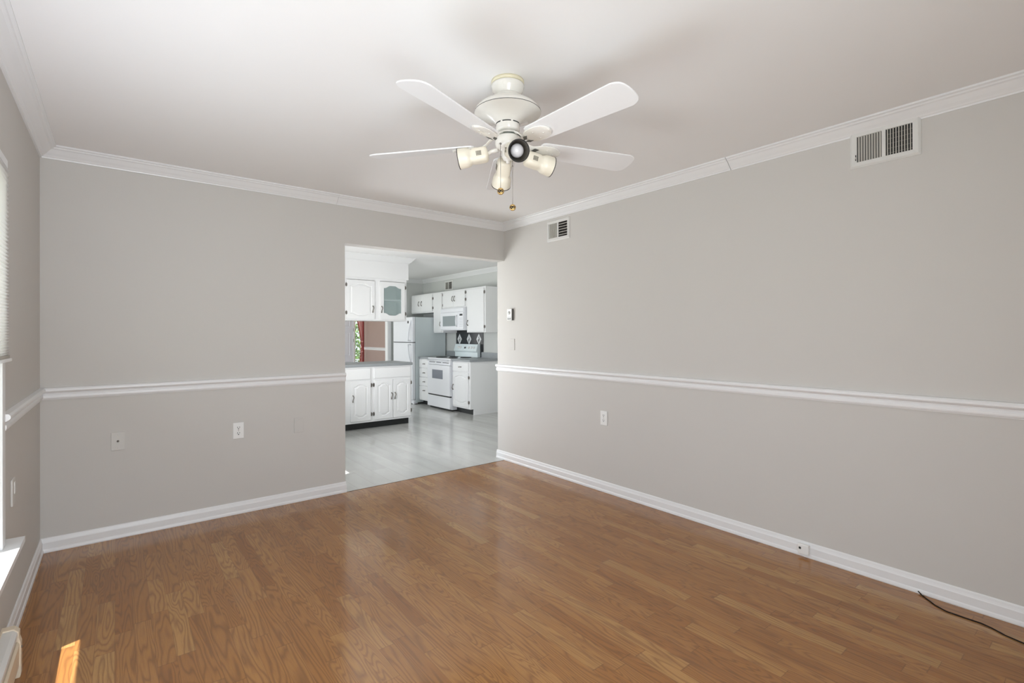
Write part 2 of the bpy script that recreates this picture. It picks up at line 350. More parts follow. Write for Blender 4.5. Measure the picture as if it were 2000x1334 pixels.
# ------------------------------------------------------------------ windows
def window(name, label, X, y0, y1, z0, z1, parent_mat=TRIM):
    root = bpy.data.objects.new(name, None); C.objects.link(root); struct(root, label, 'window')
    cw = 0.062
    c = MB().box(X, X+0.012, y1, y1+cw-0.002, z0-0.0, z1+cw).box(X, X+0.012, y0-cw, y0, z0, z1+cw).box(X, X+0.012, y0, y1, z1, z1+cw)
    c.build('casing', TRIM, root, 0.003)
    j = MB().box(X-0.1, X+0.001, y1-0.012, y1, z0, z1).box(X-0.1, X+0.001, y0, y0+0.012, z0, z1).box(X-0.1, X+0.001, y0, y1, z1-0.012, z1)
    j.build('jamb', TRIM, root)
    MB().box(X-0.098, X, y0, y1, z0-0.02, z0).box(X, X+0.060, y0-0.14, y1+0.14, z0-0.022, z0).build('sill', TRIM, root)
    MB().box(X, X+0.014, y0-0.10, y1+0.10, z0-0.075, z0-0.022).build('apron', TRIM, root, 0.003)
    g = 0.035; zm = (z0+z1)/2; fx0, fx1 = X-0.07, X-0.04
    fr = MB().box(fx0, fx1, y0+.012, y0+.012+g, z0, z1-.012).box(fx0, fx1, y1-.012-g, y1-.012, z0, z1-.012)
    ya, yb = y0+.012+g, y1-.012-g; ym = (ya+yb)/2
    for za in (z0, zm-g/2, z1-.012-g): fr.box(fx0, fx1, ya, yb, za, za+g)
    fr.box(fx0, fx1, ym-g, ym+g, z0+g, zm-g/2).box(fx0, fx1, ym-g, ym+g, zm+g/2, z1-.012-g)
    s = fr.build('sash', TRIM, root)
    MB().box(X-0.057, X-0.053, ya, yb, z0+g, z1-.012-g).build('pane', GLASS, s)
    return root
def cellular_shade(X, y0, y1, ztop, zbot, label):
    root = thing('cellular_shade', label, 'window shade')
    MB().box(X, X+0.010, y0, y1, ztop, ztop+0.032).build('headrail', TRIM, root, 0.002)
    zb_ = zbot+0.022; zs = [ztop]
    while zs[-1]-zb_ > 0.008:                      # pleats hang wider at the top and stack closer towards the rail
        q = (zs[-1]-zb_)/(ztop-zb_); zs.append(zs[-1]-(0.0095+0.0095*q))
    sc_ = (ztop-zb_)/(ztop-zs[-1]); zs = [ztop-(ztop-z)*sc_ for z in zs]; n = len(zs)-1
    fr = []; bk = []
    for i in range(2*n+1):
        z = zs[i//2] if i % 2 == 0 else (zs[i//2]+zs[i//2+1])/2
        fr.append((X+(0.0135 if i % 2 else 0.0075), z)); bk.append((X+(0.0005 if i % 2 else 0.0045), z))
    prof = fr+bk[::-1]
    m = MB(); nn = len(prof)
    vs = [(x, y0, z) for x, z in prof]+[(x, y1, z) for x, z in prof]
    fs = [(i, (i+1) % nn, nn+(i+1) % nn, nn+i) for i in range(nn)]
    k = 2*n+1
    for i in range(k-1):
        a, b2 = i, i+1; c, d2 = nn-1-i, nn-2-i
        fs.append((a, b2, d2, c)); fs.append((nn+a, nn+c, nn+d2, nn+b2))
    m.add(vs, fs); m.build('pleated_fabric', SHADE, root)
    MB().box(X-0.001, X+0.021, y0-0.002, y1+0.004, zbot-0.002, zbot+0.010).build('bottom_rail', PLATE, root, 0.002)
    MB().box(X, X+0.015, y0-0.001, y1+0.002, zbot+0.010, zbot+0.022).build('rail_fabric', mat('taupe_fabric', (.42, .39, .34), .8), root)
    return root
window('window_1', 'white-trimmed window at the left picture edge', WL, WY0, WY1, WZ0, WZ1)
cellular_shade(WL+0.0125, WY0-0.03, WY1+0.035, 1.955, 1.195, 'white pleated cellular shade half lowered over the left window')
window('window_2', 'kitchen window left of the peninsula', KL, KW0, KW1, 0.46, 1.98)
cellular_shade(KL+0.0125, KW0-0.03, KW1+0.03, 2.01, 1.30, 'pleated shade over the kitchen window')
window('window_kitchen_added', 'unseen second kitchen window added to light the deep kitchen', KL, 3.5, 4.7, 1.05, 1.98)  # added window, gives the deep kitchen fill an opening
# unseen glazed door added behind the camera for the rear lamps
rw = bpy.data.objects.new('window_rear_added', None); C.objects.link(rw); struct(rw, 'unseen glazed door added behind the camera for its light', 'window')
fr = MB()
for xa, xb in ((RX0, RX0+.05), (RX1-.05, RX1)): fr.box(xa, xb, YF-.08, YF-.03, RZ0, RZ1)
for za in (RZ0, RZ1-.05):
    fr.box(RX0+.05, RX1-.05, YF-.08, YF-.03, za, za+.05)
sa = fr.build('sash', TRIM, rw); MB().box(RX0+.05, RX1-.05, YF-.057, YF-.053, RZ0+.05, RZ1-.05).build('pane', GLASS, sa)

# outdoors
GR = mat('grass', (0.30, 0.33, 0.22), 0.9, var=0.4, vscale=2.0)
PAVE = mat('pale_paving', (0.62, 0.60, 0.56), 0.8, var=0.1, vscale=4)
g = MB().box(-14, KL-0.1, 0.2, 18, -0.35, -0.2).box(-14, WL-0.1, -14, 0.2, -0.35, -0.2).box(KL-0.1, 14, FY+1.6, 18, -0.35, -0.2).box(WL-.1, 6, -14, YF-.1, -0.35, -0.2)
struct(g.build('ground', GR), 'lawn around the house', 'ground')
struct(box('ground_patio', PAVE, (0.0, 3.4, FY+0.1, FY+1.6, -0.3, -0.06)), 'pale patio beyond the garden doors', 'patio')

struct(MB().box(-3.9, WL-0.1, -5.0, 0.3, 2.53, 2.62).box(-2.075, KL-0.1, 0.3, 6.0, 2.53, 2.62).build('sun_cut_eave', TRIM), 'unseen roof overhang, its edge set to cut the sun patches', 'eave')  # out of view; overhang placed so its edge trims the sun strips

def shrub(name, cx, cy, z0, rx, h, n, label):
    root = thing(name, label, 'shrub'); m = MB(); rnd = random.Random(11)
    for i in range(n):
        a = rnd.uniform(0, 6.283); e = rnd.uniform(0, 1); rr = rnd.uniform(.55, 1)
        p = Vector((cx+rx*rr*math.cos(a)*math.sin(math.pi*min(1, e*.85+.12)), cy+rx*rr*math.sin(a)*math.sin(math.pi*min(1, e*.85+.12)), z0+.25+h*e))
        d = Vector((rnd.uniform(-1, 1), rnd.uniform(-1, 1), rnd.uniform(-.4, 1))).normalized(); s = Vector((rnd.uniform(-1, 1), rnd.uniform(-1, 1), rnd.uniform(-1, 1))).cross(d).normalized()
        L = rnd.uniform(.05, .1); W = L*.4; nn = d.cross(s)*W*.3
        m.add([p, p+d*L*.5+s*W+nn, p+d*L, p+d*L*.5-s*W+nn], [(0, 1, 2), (0, 2, 3)])
    m.build('foliage', leaf_mat(), root)
    MB().tube([(cx, cy, z0), (cx+.02, cy, z0+.3), (cx, cy+.03, z0+h*.7)], [.04, .03, .012]).build('stem', mat('bark', (.14, .09, .06), .9), root)
shrub('garden_shrub', 2.55, FY+2.5, -0.2, 0.75, 2.3, 5000, 'leafy green shrub outside, seen beside the red curtain')

# garden door leaf (closed) and glazed opening beside it
d1 = bpy.data.objects.new('door_1', None); C.objects.link(d1); struct(d1, 'white panelled door at the far end, behind the peninsula', 'door')
def panel_door(mb, x0, x1, y, z0, z1, th, panels):
    mb.box(x0, x1, y, y+th, z0, z1)
    for (a, b_, c, d_) in panels:
        for o, i2 in ((0.0, 0.012),):
            L0 = [(a, y-.0, c), (b_, y, c), (b_, y, d_), (a, y, d_)]
            e = .012
            mb.loops([[(p[0], y+.001, p[2]) for p in L0], [(a, y-.010, c), (b_, y-.010, c), (b_, y-.010, d_), (a, y-.010, d_)],
                      [(a+e, y-.010, c+e), (b_-e, y-.010, c+e), (b_-e, y-.010, d_-e), (a+e, y-.010, d_-e)],
                      [(a+2*e, y-.002, c+2*e), (b_-2*e, y-.002, c+2*e), (b_-2*e, y-.002, d_-2*e), (a+2*e, y-.002, d_-2*e)],
                      [(a+4*e, y-.008, c+4*e), (b_-4*e, y-.008, c+4*e), (b_-4*e, y-.008, d_-4*e), (a+4*e, y-.008, d_-4*e)]], cap0=False)
    return mb
dm = MB(); panel_door(dm, 0.86, 1.60, FY+0.01, 0.02, 2.06, 0.04,
    [(0.97, 1.19, 1.50, 1.92), (1.27, 1.52, 1.50, 1.92), (0.97, 1.19, 0.76, 1.37), (1.27, 1.52, 0.76, 1.37), (0.97, 1.19, 0.14, 0.63), (1.27, 1.52, 0.14, 0.63)])
dm.build('door_leaf', mat('door_paint', (0.80, 0.83, 0.90), 0.4), d1)
MB().box(0.80, 0.86, FY-0.01, FY+0.09, 0, 2.1).box(1.602, 1.632, FY-0.01, FY+0.09, 0, 2.1).box(0.86, 1.602, FY-0.01, FY+0.09, 2.062, 2.1).build('door_frame', TRIM, d1)
for z in (0.3, 1.15, 1.42, 1.8): MB().tube([(1.601, FY-.002, z-.04), (1.601, FY-.002, z+.04)], .007).build('hinge', PEWTER, d1)
box('side_panel', KWALL, (0.55, 0.80, FY, FY+0.1, 0, 2.1), d1)
w4 = bpy.data.objects.new('window_4', None); C.objects.link(w4); struct(w4, 'tall glass sidelight showing bright foliage', 'window')
s4 = MB().box(1.634, 1.655, FY+.02, FY+.07, 0, 2.1).box(1.845, 1.86, FY+.02, FY+.07, 0, 2.1).box(1.655, 1.845, FY+.02, FY+.07, 0, .06).box(1.655, 1.845, FY+.02, FY+.07, 2.05, 2.1).build('window_frame', TRIM, w4)
MB().box(1.655, 1.845, FY+.043, FY+.047, .06, 2.05).build('pane', GLASS, s4)
# red curtain
ct = thing('curtain', 'dark red and pink gathered curtain at the far garden door', 'curtain')
def drape(xl, xr, y, m_, nm, seed, amp=.012):
    mb = MB(); rows = 40; cols = 14; vs = []; th = .004
    for side in (0, 1):
        for i in range(rows+1):
            z = 2.15-(2.15-.45)*i/rows
            a, b_ = xl(z), xr(z)
            for j in range(cols+1):
                q = j/cols; vs.append((a+(b_-a)*q, y+side*th+amp*math.sin(q*9+seed)+amp*.6*math.sin(z*14+q*5)*(1 if .7 < z < 1.12 else .1), z))
    W = cols+1; S = (rows+1)*W; fs = []
    for s in (0, 1):
        for i in range(rows):
            for j in range(cols):
                a = s*S+i*W+j; fs.append((a, a+1, a+W+1, a+W) if s else (a, a+W, a+W+1, a+1))
    for i in range(rows):
        for j in (0, cols): fs.append((i*W+j, S+i*W+j, S+(i+1)*W+j, (i+1)*W+j))
    for i in (0, rows):
        for j in range(cols): fs.append((i*W+j, S+i*W+j, S+i*W+j+1, i*W+j+1))
    mb.add(vs, fs, True); return mb.build(nm, m_, ct)
def edge(z):
    if z > 1.0: return 1.775-0.115*((z-1.0)/0.7)**1.6 if z < 1.7 else 1.66-(z-1.7)*.5
    return 1.775-0.03*math.sin((1.0-z)*3.5)
drape(edge, lambda z: 1.822, FY-.05, PINKM, 'sheer_panel', 0)
drape(lambda z: edge(z)-.004, lambda z: edge(z)+.012+(.010*math.sin(z*60) if z < 1.12 else 0), FY-.075, REDM, 'trim_ruffle', 1, .004)
drape(lambda z: 1.815, lambda z: 1.842, FY-.075, REDM, 'trim_ruffle', 2, .006)
MB().tube([(1.4, FY-.05, 2.16), (1.87, FY-.05, 2.16)], .012).build('curtain_rod', PEWTER, ct)
for zz in (1.12, .98, .86): MB().lathe([(0.0, -.012), (.018, -.008), (.026, 0), (.018, .008), (0, .012)], 12, (1.79+.01*math.sin(zz*30), FY-.078, zz), (0, 1, 0)).build('rosette', PINKM, ct)

# ------------------------------------------------------------------ wall fittings
def on_right(y, z): return Matrix.Translation((0, y, z)) @ Matrix(((0, 0, -1, 0), (-1, 0, 0, 0), (0, 1, 0, 0), (0, 0, 0, 1)))  # local x -> -y, y -> up, z -> -x
def on_back(x, z): return Matrix.Translation((x, 0, z)) @ Matrix(((1, 0, 0, 0), (0, 0, -1, 0), (0, 1, 0, 0), (0, 0, 0, 1)))
def on_left(y, z): return Matrix.Translation((WL, y, z)) @ Matrix(((0, 0, 1, 0), (1, 0, 0, 0), (0, 1, 0, 0), (0, 0, 0, 1)))
def at(root, M): root.matrix_world = M; return root
def plate(root, m, w_=.070, h_=.115, t_=.006): return MB().box(-w_/2, w_/2, -h_/2, h_/2, 0, t_).build('plate', m, root, .002)
def screw(root, x, y, z=.006, m=PEWTER, r_=.0028): MB().lathe([(0, .0016), (r_, .001), (r_, -.002)], 10, (x, y, z)).build('screw', m, root)
def outlet(M, label):
    o = at(thing('outlet', label, 'outlet', 'duplex wall outlets'), M); plate(o, PLATE)
    for s in (1, -1):
        cy = s*.020
        pts = [(.0165*math.cos(a)*1.0, cy+max(-.0125, min(.0125, .0165*math.sin(a)))) for a in [i*2*math.pi/28 for i in range(28)]]
        f_ = MB().loops([[(x, y, .005) for x, y in pts], [(x, y, .0078) for x, y in pts]]).build('receptacle', PLATE, o)
        MB().box(-.0082, -.0050, cy-.0005, cy+.0090, .007, .0084).build('slot', DARKGAP, f_)
        MB().box(.0050, .0082, cy+.0005, cy+.0085, .007, .0084).build('slot', DARKGAP, f_)
        MB().lathe([(0, .0084), (.0036, .0084), (.0036, .007)], 10, (0, cy-.0070, 0)).build('slot', DARKGAP, f_)
    screw(o, 0, 0); return o
outlet(on_right(-1.333, .603), 'white duplex outlet low on the long right wall')
outlet(on_back(-2.446, .601), 'white duplex outlet in the middle of the taupe wall')
o = at(thing('cable_plate', 'pale wall plate with one dark coaxial jack, nearest the window wall', 'wall plate'), on_back(-3.132, .618))
plate(o, PPLATE); screw(o, 0, .042, m=PPLATE); screw(o, 0, -.042, m=PPLATE)
MB().lathe([(0, .016), (.003, .016), (.0045, .014), (.0045, .008), (.0065, .008), (.0065, .004)], 14, (0, 0, 0)).build('coaxial_jack', PEWTER, o)
o = at(thing('blank_plate', 'painted-over blank wall plate beside the kitchen opening', 'wall plate'), on_back(-2.028, .593)); plate(o, WALL); screw(o, 0, .042, m=WALL); screw(o, 0, -.042, m=WALL)
o = at(thing('switch_plate', 'blank painted plate under the thermostat', 'wall plate'), on_right(-.135, 1.19)); plate(o, WALL); screw(o, 0, .03, m=WALL); screw(o, 0, -.03, m=WALL)
o = at(thing('wall_jack', 'narrow grey-white wall plate beside the left window', 'wall plate'), on_left(-1.00, .612)); plate(o, PPLATE, .068, .115, .007)
MB().box(.004, .032, -.01, .04, .006, .0085).build('insert', PLATE, o)
# thermostat
o = at(thing('thermostat', 'small old thermostat beside the kitchen opening', 'thermostat'), on_right(-.118, 1.492))
MB().box(-.037, .037, -.058, .058, 0, .022).build('base', mat('thermostat_side', (.12, .12, .11), .4), o, .003)
MB().box(-.037, .035, -.058, .058, .022, .030).build('cover', PLATE, o, .003)
MB().lathe([(0, .038), (.014, .037), (.017, .033), (.017, .029)], 24, (0, .018, 0)).build('dial', mat('dial_grey', (.45, .45, .44), .3, metal=.4), o)
MB().box(-.028, .028, -.030, -.026, .029, .032).box(-.028, .028, -.050, -.036, .029, .0315).build('scale_window', mat('thermostat_scale', (.25, .25, .24), .4), o)
# baseboard jack box
o = at(thing('phone_jack', 'small white surface jack box on the right baseboard', 'jack'), on_right(-2.848, .046) @ Matrix.Translation((0, 0, .0125)))
MB().box(-.029, .029, -.028, .028, 0, .022).build('housing', PLATE, o, .003)
MB().box(-.022, -.010, .000, .012, .021, .0228).build('socket', DARKGAP, o)
# cord
cp = [(-.018, -3.369, .012), (-.030, -3.385, .004), (-.049, -3.404, .003), (-.096, -3.45, .003), (-.123, -3.495, .003), (-.125, -3.551, .003), (-.125, -3.612, .003), (-.138, -3.649, .003), (-.166, -3.694, .003), (-.182, -3.751, .003), (-.19, -3.83, .003), (-.21, -3.95, .003), (-.22, -4.2, .003)]
tag(MB().tube(cp, .0026, 8).build('cable', CORDM), 'thin black cable trailing out from the right baseboard', 'cable')

# air vents: local x to the right, y up, z out of the wall
def vent_large(M):
    o = at(thing('air_vent', 'large white air vent with vertical louvres at the crown, right wall', 'air vent'), M)
    w_, h_ = .304, .196; a, b_ = .119, .068
    fm = MB().loops([[(-w_/2, -h_/2, 0), (w_/2, -h_/2, 0), (w_/2, h_/2, 0), (-w_/2, h_/2, 0)],
                     [(-w_/2, -h_/2, .004), (w_/2, -h_/2, .004), (w_/2, h_/2, .004), (-w_/2, h_/2, .004)],
                     [(-w_/2+.010, -h_/2+.010, .013), (w_/2-.010, -h_/2+.010, .013), (w_/2-.010, h_/2-.010, .013), (-w_/2+.010, h_/2-.010, .013)],
                     [(-a, -b_, .010), (a, -b_, .010), (a, b_, .010), (-a, b_, .010)], [(-a, -b_, .002), (a, -b_, .002), (a, b_, .002), (-a, b_, .002)]], cap0=True, cap1=False)
    fm.build('frame', VENTM, o)
    MB().box(-.008, .008, -b_, b_, .002, .012).build('divider', VENTM, o)
    MB().box(-a, a, -b_, b_, .0008, .002).build('dark_interior', DARKGAP, o)
    for s in (-1, 1):
        for i in range(9):
            cx = s*.063+(i-4)*.0118
            m = MB().box(-.0045, .0045, -b_, b_, -.0005, .0005)
            m.xf(Matrix.Translation((cx, 0, .0065)) @ Matrix.Rotation(-s*math.radians(48), 4, 'Y'))
            m.build('louvre', LOUVRE, o)
    for i in range(5): MB().box(.013, a, -b_+.011+i*.0245, -b_+.0135+i*.0245, .002, .0035).build('rear_bar', PEWTER, o)
    MB().box(-a-.007, -a-.003, -.058, -.028, .010, .0125).build('damper_slot', DARKGAP, o)
    MB().box(-a-.009, -a-.003, -.050, -.040, .010, .020).build('damper_lever', VENTM, o)
    screw(o, -.142, -.012, .012, VENTM); screw(o, .142, .005, .012, VENTM)
vent_large(on_right(-3.235, 2.280))
def vent_small(M, label, name='air_vent'):
    o = at(thing(name, label, 'air vent'), M); w_, h_ = .29, .19; a, b_ = .120, .066
    MB().loops([[(-w_/2, -h_/2, 0), (w_/2, -h_/2, 0), (w_/2, h_/2, 0), (-w_/2, h_/2, 0)],
                [(-w_/2, -h_/2, .004), (w_/2, -h_/2, .004), (w_/2, h_/2, .004), (-w_/2, h_/2, .004)],
                [(-w_/2+.008, -h_/2+.008, .010), (w_/2-.008, -h_/2+.008, .010), (w_/2-.008, h_/2-.008, .010), (-w_/2+.008, h_/2-.008, .010)],
                [(-a, -b_, .008), (a, -b_, .008), (a, b_, .008), (-a, b_, .008)], [(-a, -b_, .001), (a, -b_, .001), (a, b_, .001), (-a, b_, .001)]], cap0=True, cap1=False).build('frame', VENTM, o)
    MB().box(-.007, .007, -b_, b_, .001, .010).build('divider', VENTM, o)
    MB().box(-a, a, -b_, b_, .0006, .0012).build('dark_interior', mat('vent_dark', (.03, .03, .03), .6), o)
    for i in range(8):
        cx = -.112+i*.0138
        MB().box(-.0078, .0078, -b_, b_, -.0005, .0005).xf(Matrix.Translation((cx+.003, 0, .0048)) @ Matrix.Rotation(math.radians(-20), 4, 'Y')).build('louvre', LOUVRE, o)
        MB().box(-.0035, .0035, -b_, b_, -.0004, .0004).xf(Matrix.Translation((.013+i*.0138, 0, .0048)) @ Matrix.Rotation(math.radians(-60), 4, 'Y')).build('louvre', PEWTER, o)
    for i in range(5): MB().box(.008, a, -b_+.014+i*.024, -b_+.019+i*.024, .0062, .0075).build('rear_bar', LOUVRE, o)
    screw(o, -.134, -.01, .009, VENTM); screw(o, .134, .0, .009, VENTM)
vent_small(on_right(-.803, 2.238), 'small half-dark air vent near the corner by the opening')
vent_small(Matrix.Translation((KX, 0, 0)) @ on_right(4.17, 2.235), 'air vent high on the kitchen wall above the cabinets')

# baseboard heater at the lower left
o = thing('baseboard_heater', 'beige metal baseboard heater under the left window', 'heater')
hx = WL+.019; y1 = -1.385; y0 = -3.2
prof = [(0, .03), (.052, .03), (.055, .034), (.055, .125), (.050, .135)]
MB().box(hx, hx+.006, y0, y1-.004, .02, .19).build('back_plate', HEATER, o)
m = MB(); sweep(m, [(hx, y1-.006), (hx, y0)], [(.046, .045), (.050, .045), (.052, .128), (.046, .138), (.040, .138), (.046, .128)]); m.build('front_cover', HEATER, o)
m = MB(); sweep(m, [(hx, y1-.006), (hx, y0)], [(0, .184), (.034, .184), (.046, .172), (.047, .160), (.044, .160), (.043, .170), (.032, .180), (0, .180)]); m.build('hood', VENTM, o)
m = MB(); sweep(m, [(hx, y1-.006), (hx, y0)], [(.008, .06), (.040, .06), (.040, .12), (.008, .12)]); m.build('heating_fins', DARKGAP, o)
m = MB(); pr = [(0, .0), (.052, .0), (.055, .010), (.055, .130), (.050, .150), (.050, .172), (.036, .188), (0, .190)]
m.loops([[(hx+d, y1, z) for d, z in pr], [(hx+d, y1-.035, z) for d, z in pr]]); m.build('end_cap', HEATER, o, .002)
MB().lathe([(0, .003), (.004, .002), (.004, -.001)], 10, (hx+.0555, y1-.02, .11), (1, 0, 0)).build('screw', PEWTER, o)

# ------------------------------------------------------------------ cabinets
# local frame of a front: X right, Y out of the face, Z up.  face_neg_y (peninsula) / face_neg_x (run along the right wall)
def FN(x, y): return Matrix.Translation((x, y, 0)) @ Matrix(((1, 0, 0, 0), (0, -1, 0, 0), (0, 0, 1, 0), (0, 0, 0, 1)))     # faces -y, local x -> +x
def FX(x, y): return Matrix.Translation((x, y, 0)) @ Matrix(((0, -1, 0, 0), (-1, 0, 0, 0), (0, 0, 1, 0), (0, 0, 0, 1)))   # faces -x, local x -> -y
def arch(cx, cz, hw, hh, rise, n=16):
    top = []; bot = []
    for i in range(n+1):
        t_ = -1+2*i/n; q = max(0, min(1, (1-abs(t_)-.12)/.62)); e = rise*(.5-.5*math.cos(q*math.pi))
        top.append((cx+t_*hw, cz+hh-rise+e)); bot.append((cx+t_*hw, cz-hh+rise-e))
    return bot+top[::-1]
def rect(cx, cz, hw, hh, n=16):
    return [(cx-hw+2*hw*i/n, cz-hh) for i in range(n+1)]+[(cx+hw-2*hw*i/n, cz+hh) for i in range(n+1)]
def lp(pts, y): return [(x, y, z) for x, z in pts]
def door_mesh(x0, x1, z0, z1, raised=True, flat=False, rise=.03, mg=.046):
    cx, cz, hw, hh = (x0+x1)/2, (z0+z1)/2, (x1-x0)/2, (z1-z0)/2
    t_ = .019; m = MB(); L = [lp(rect(cx, cz, hw, hh), .001), lp(rect(cx, cz, hw, hh), t_-.004), lp(rect(cx, cz, hw-.004, hh-.004), t_)]
    if flat: return m.loops(L)
    iw, ih = hw-mg, hh-mg
    L += [lp(arch(cx, cz, iw, ih, rise), t_), lp(arch(cx, cz, iw-.006, ih-.006, rise), t_-.009)]
    if raised: L += [lp(arch(cx, cz, iw-.010, ih-.010, rise), t_-.010), lp(arch(cx, cz, iw-.030, ih-.030, rise*.9), t_-.001)]
    return m.loops(L)
def frame_mesh(x0, x1, z0, z1, rise=.03, mg=.055):
    cx, cz, hw, hh = (x0+x1)/2, (z0+z1)/2, (x1-x0)/2, (z1-z0)/2; t_ = .019; iw, ih = hw-mg, hh-mg
    L = [lp(arch(cx, cz, iw, ih, rise), .001), lp(rect(cx, cz, hw, hh), .001), lp(rect(cx, cz, hw, hh), t_-.004), lp(rect(cx, cz, hw-.004, hh-.004), t_), lp(arch(cx, cz, iw, ih, rise), t_), lp(arch(cx, cz, iw, ih, rise), .001)]
    return MB().loops(L, False, False), lp(arch(cx, cz, iw+.004, ih+.004, rise), .006), lp(arch(cx, cz, iw+.004, ih+.004, rise), .009)
def pull(root, T, x, z, vertical=True, L=.045):
    pts = []
    for i in range(13):
        q = -1+i/6; s = math.sin(q*math.pi)*.006; y = .019+.022*(1-abs(q)**3)
        pts.append((x+s, y, z+q*L) if vertical else (x+q*L, y, z+s*.6))
    rad = [.0055+.0025*abs(-1+i/6)**2 for i in range(13)]
    MB().tube(pts, rad, 8).xf(T).build('handle', PEWTER, root)
def hinge(root, T, x, z):
    MB().tube([(x, .012, z-.026), (x, .012, z+.026)], .0065, 8).box(x-.010, x+.010, .0, .0195, z-.018, z+.018).xf(T).build('hinge', PEWTER, root)
def door(root, T, x0, x1, z0, z1, hx_=None, hz=None, hg=None, hgz=(), **kw):
    d = door_mesh(x0, x1, z0, z1, **kw).xf(T).build('door', CAB, root)
    if hx_ is not None: pull(d, T, hx_, hz)
    if hg is not None:
        for z in hgz: hinge(d, T, hg, z)
    return d
def drawer(root, T, x0, x1, z0, z1, handle=True, name='drawer'):
    d = door_mesh(x0, x1, z0, z1, flat=True).xf(T).build(name, CAB, root)
    if handle: pull(d, T, (x0+x1)/2, (z0+z1)/2, False, .04)
    return d

# --- peninsula base cabinets (front plane y=2.50)
PY = 2.50
T = FN(0, PY)
p1 = thing('base_cabinet', 'white peninsula base cabinet with one arched door, at the opening edge', 'cabinet', 'white kitchen base cabinets')
MB().box(-1.16, -.376, PY, 3.08, .092, .852).build('body', CAB, p1)
MB().box(-1.16, -.376, PY+.065, 3.0, 0, .092).build('toe_kick', BLACK, p1)
drawer(p1, T, -.74, -.405, .682, .832, handle=False, name='false_drawer_front')
door(p1, T, -.685, -.402, .118, .664, -.655, .43, -.392, (.60, .20))
p2 = thing('base_cabinet', 'white peninsula end cabinet with a pair of arched doors', 'cabinet', 'white kitchen base cabinets')
MB().box(-.374, .217, PY, 3.08, .092, .852).build('body', CAB, p2)
MB().box(-.374, .205, PY+.065, 3.0, 0, .092).build('toe_kick', BLACK, p2)
drawer(p2, T, -.352, .202, .690, .832, handle=False, name='false_drawer_front')
door(p2, T, -.346, -.075, .118, .664, -.098, .43, -.358, (.60, .20))
door(p2, T, -.068, .202, .118, .664, -.047, .43, .210, (.60, .20))
ctp = MB().box(-1.16, .232, PY-.022, 3.10, .854, .892).build('countertop', COUNTER, None, .004)
tag(ctp, 'grey speckled laminate countertop on the peninsula', 'countertop', 'grey laminate countertops')

# --- hanging cabinet above the peninsula (front y=2.68)
HY = 2.68; T = FN(0, HY)
hc = thing('hanging_cabinet', 'white cabinet hung over the peninsula with a teal glass door', 'cabinet')
m = MB().box(-.98, .235, HY, HY+.012, 2.063, 2.10).box(-.98, .235, HY, HY+.012, 1.492, 1.52).box(-.98, -.665, HY, HY+.012, 1.52, 2.063)
m.box(-.27, -.18, HY, HY+.012, 1.52, 2.063).box(.205, .235, HY, HY+.012, 1.52, 2.063)
m.box(-.98, .235, HY+.012, HY+.32, 2.08, 2.10).box(-.98, .235, HY+.012, HY+.32, 1.492, 1.51).box(.220, .235, HY+.012, HY+.32, 1.51, 2.08).box(-.98, -.965, HY+.012, HY+.32, 1.51, 2.08)
m.box(-.235, -.215, HY+.012, HY+.31, 1.51, 2.08).box(-.965, .22, HY+.305, HY+.32, 1.51, 2.08)
m.build('body', CAB, hc)
MB().box(-.213, .218, HY+.022, HY+.30, 1.785, 1.808).build('shelf', CAB, hc)
door(hc, T, -.668, -.262, 1.512, 2.058, -.295, 1.655, -.672, (1.985, 1.60))
fmesh, g0, g1 = frame_mesh(-.187, .204, 1.512, 2.058, rise=.035, mg=.058)
gd = fmesh.xf(T).build('glass_door', CAB, hc)
MB().loops([g0, g1]).xf(T).build('glass_pane', TEALG, gd); pull(gd, T, -.163, 1.655)
for z in (1.985, 1.60): hinge(gd, T, .212, z)
struct(MB().box(-1.16, .258, HY-.022, HY+.33, 2.10, H).build('wall_soffit', CAB), 'white soffit box above the hanging cabinet', 'soffit')
sf = MB(); sweep(sf, [(.258, HY+.33), (.258, HY-.022), (-1.16, HY-.022)][::-1], [(-d, z) for d, z in [(0, 2.335), (.008, 2.335), (.010, 2.345), (.018, 2.350), (.034, 2.365), (.052, 2.385), (.066, 2.402), (.072, 2.412), (.080, 2.415), (.080, H), (0, H)]])
struct(sf.build('trim_soffit_crown', TRIM), 'white crown moulding around the soffit', 'trim')

# --- base run along the right wall (front x=1.28), local x = -(y) so T maps local x -> -y
T = FX(1.28, 0)
b1 = thing('base_cabinet', 'white base cabinet with drawer and arched door right of the stove', 'cabinet', 'white kitchen base cabinets')
MB().box(1.28, KX-.002, 2.537, 3.062, .092, .850).box(1.345, KX-.002, 2.537, 2.555, 0, .092).build('body', CAB, b1)
MB().box(1.352, KX-.01, 2.556, 3.06, 0, .092).build('toe_kick', BLACK, b1)
drawer(b1, T, -3.046, -2.585, .690, .835)
door(b1, T, -3.046, -2.585, .118, .672, -3.025, .42, -2.575, (.60, .20))
b2 = thing('drawer_cabinet', 'white four-drawer base cabinet between stove and refrigerator', 'cabinet', 'white kitchen base cabinets')
MB().box(1.28, KX-.002, 3.845, 4.232, .085, .850).build('body', CAB, b2)
MB().box(1.352, KX-.01, 3.85, 4.225, 0, .085).build('toe_kick', BLACK, b2)
for z0, z1 in ((.683, .832), (.520, .669), (.356, .506), (.100, .342)): 
    d = drawer(b2, T, -4.215, -3.86, z0, z1, False); pull(d, T, -4.03, (z0+z1)/2 if z0 > .2 else .27, False, .035)
c1_ = MB().box(1.255, KX-.002, 2.518, 3.064, .852, .886).build('countertop', COUNTER, None, .003)
tag(c1_, 'grey laminate countertop right of the stove, with upstand', 'countertop', 'grey laminate countertops')
MB().box(KX-.02, KX-.002, 2.518, 3.064, .886, .982).build('backsplash', COUNTER, c1_)
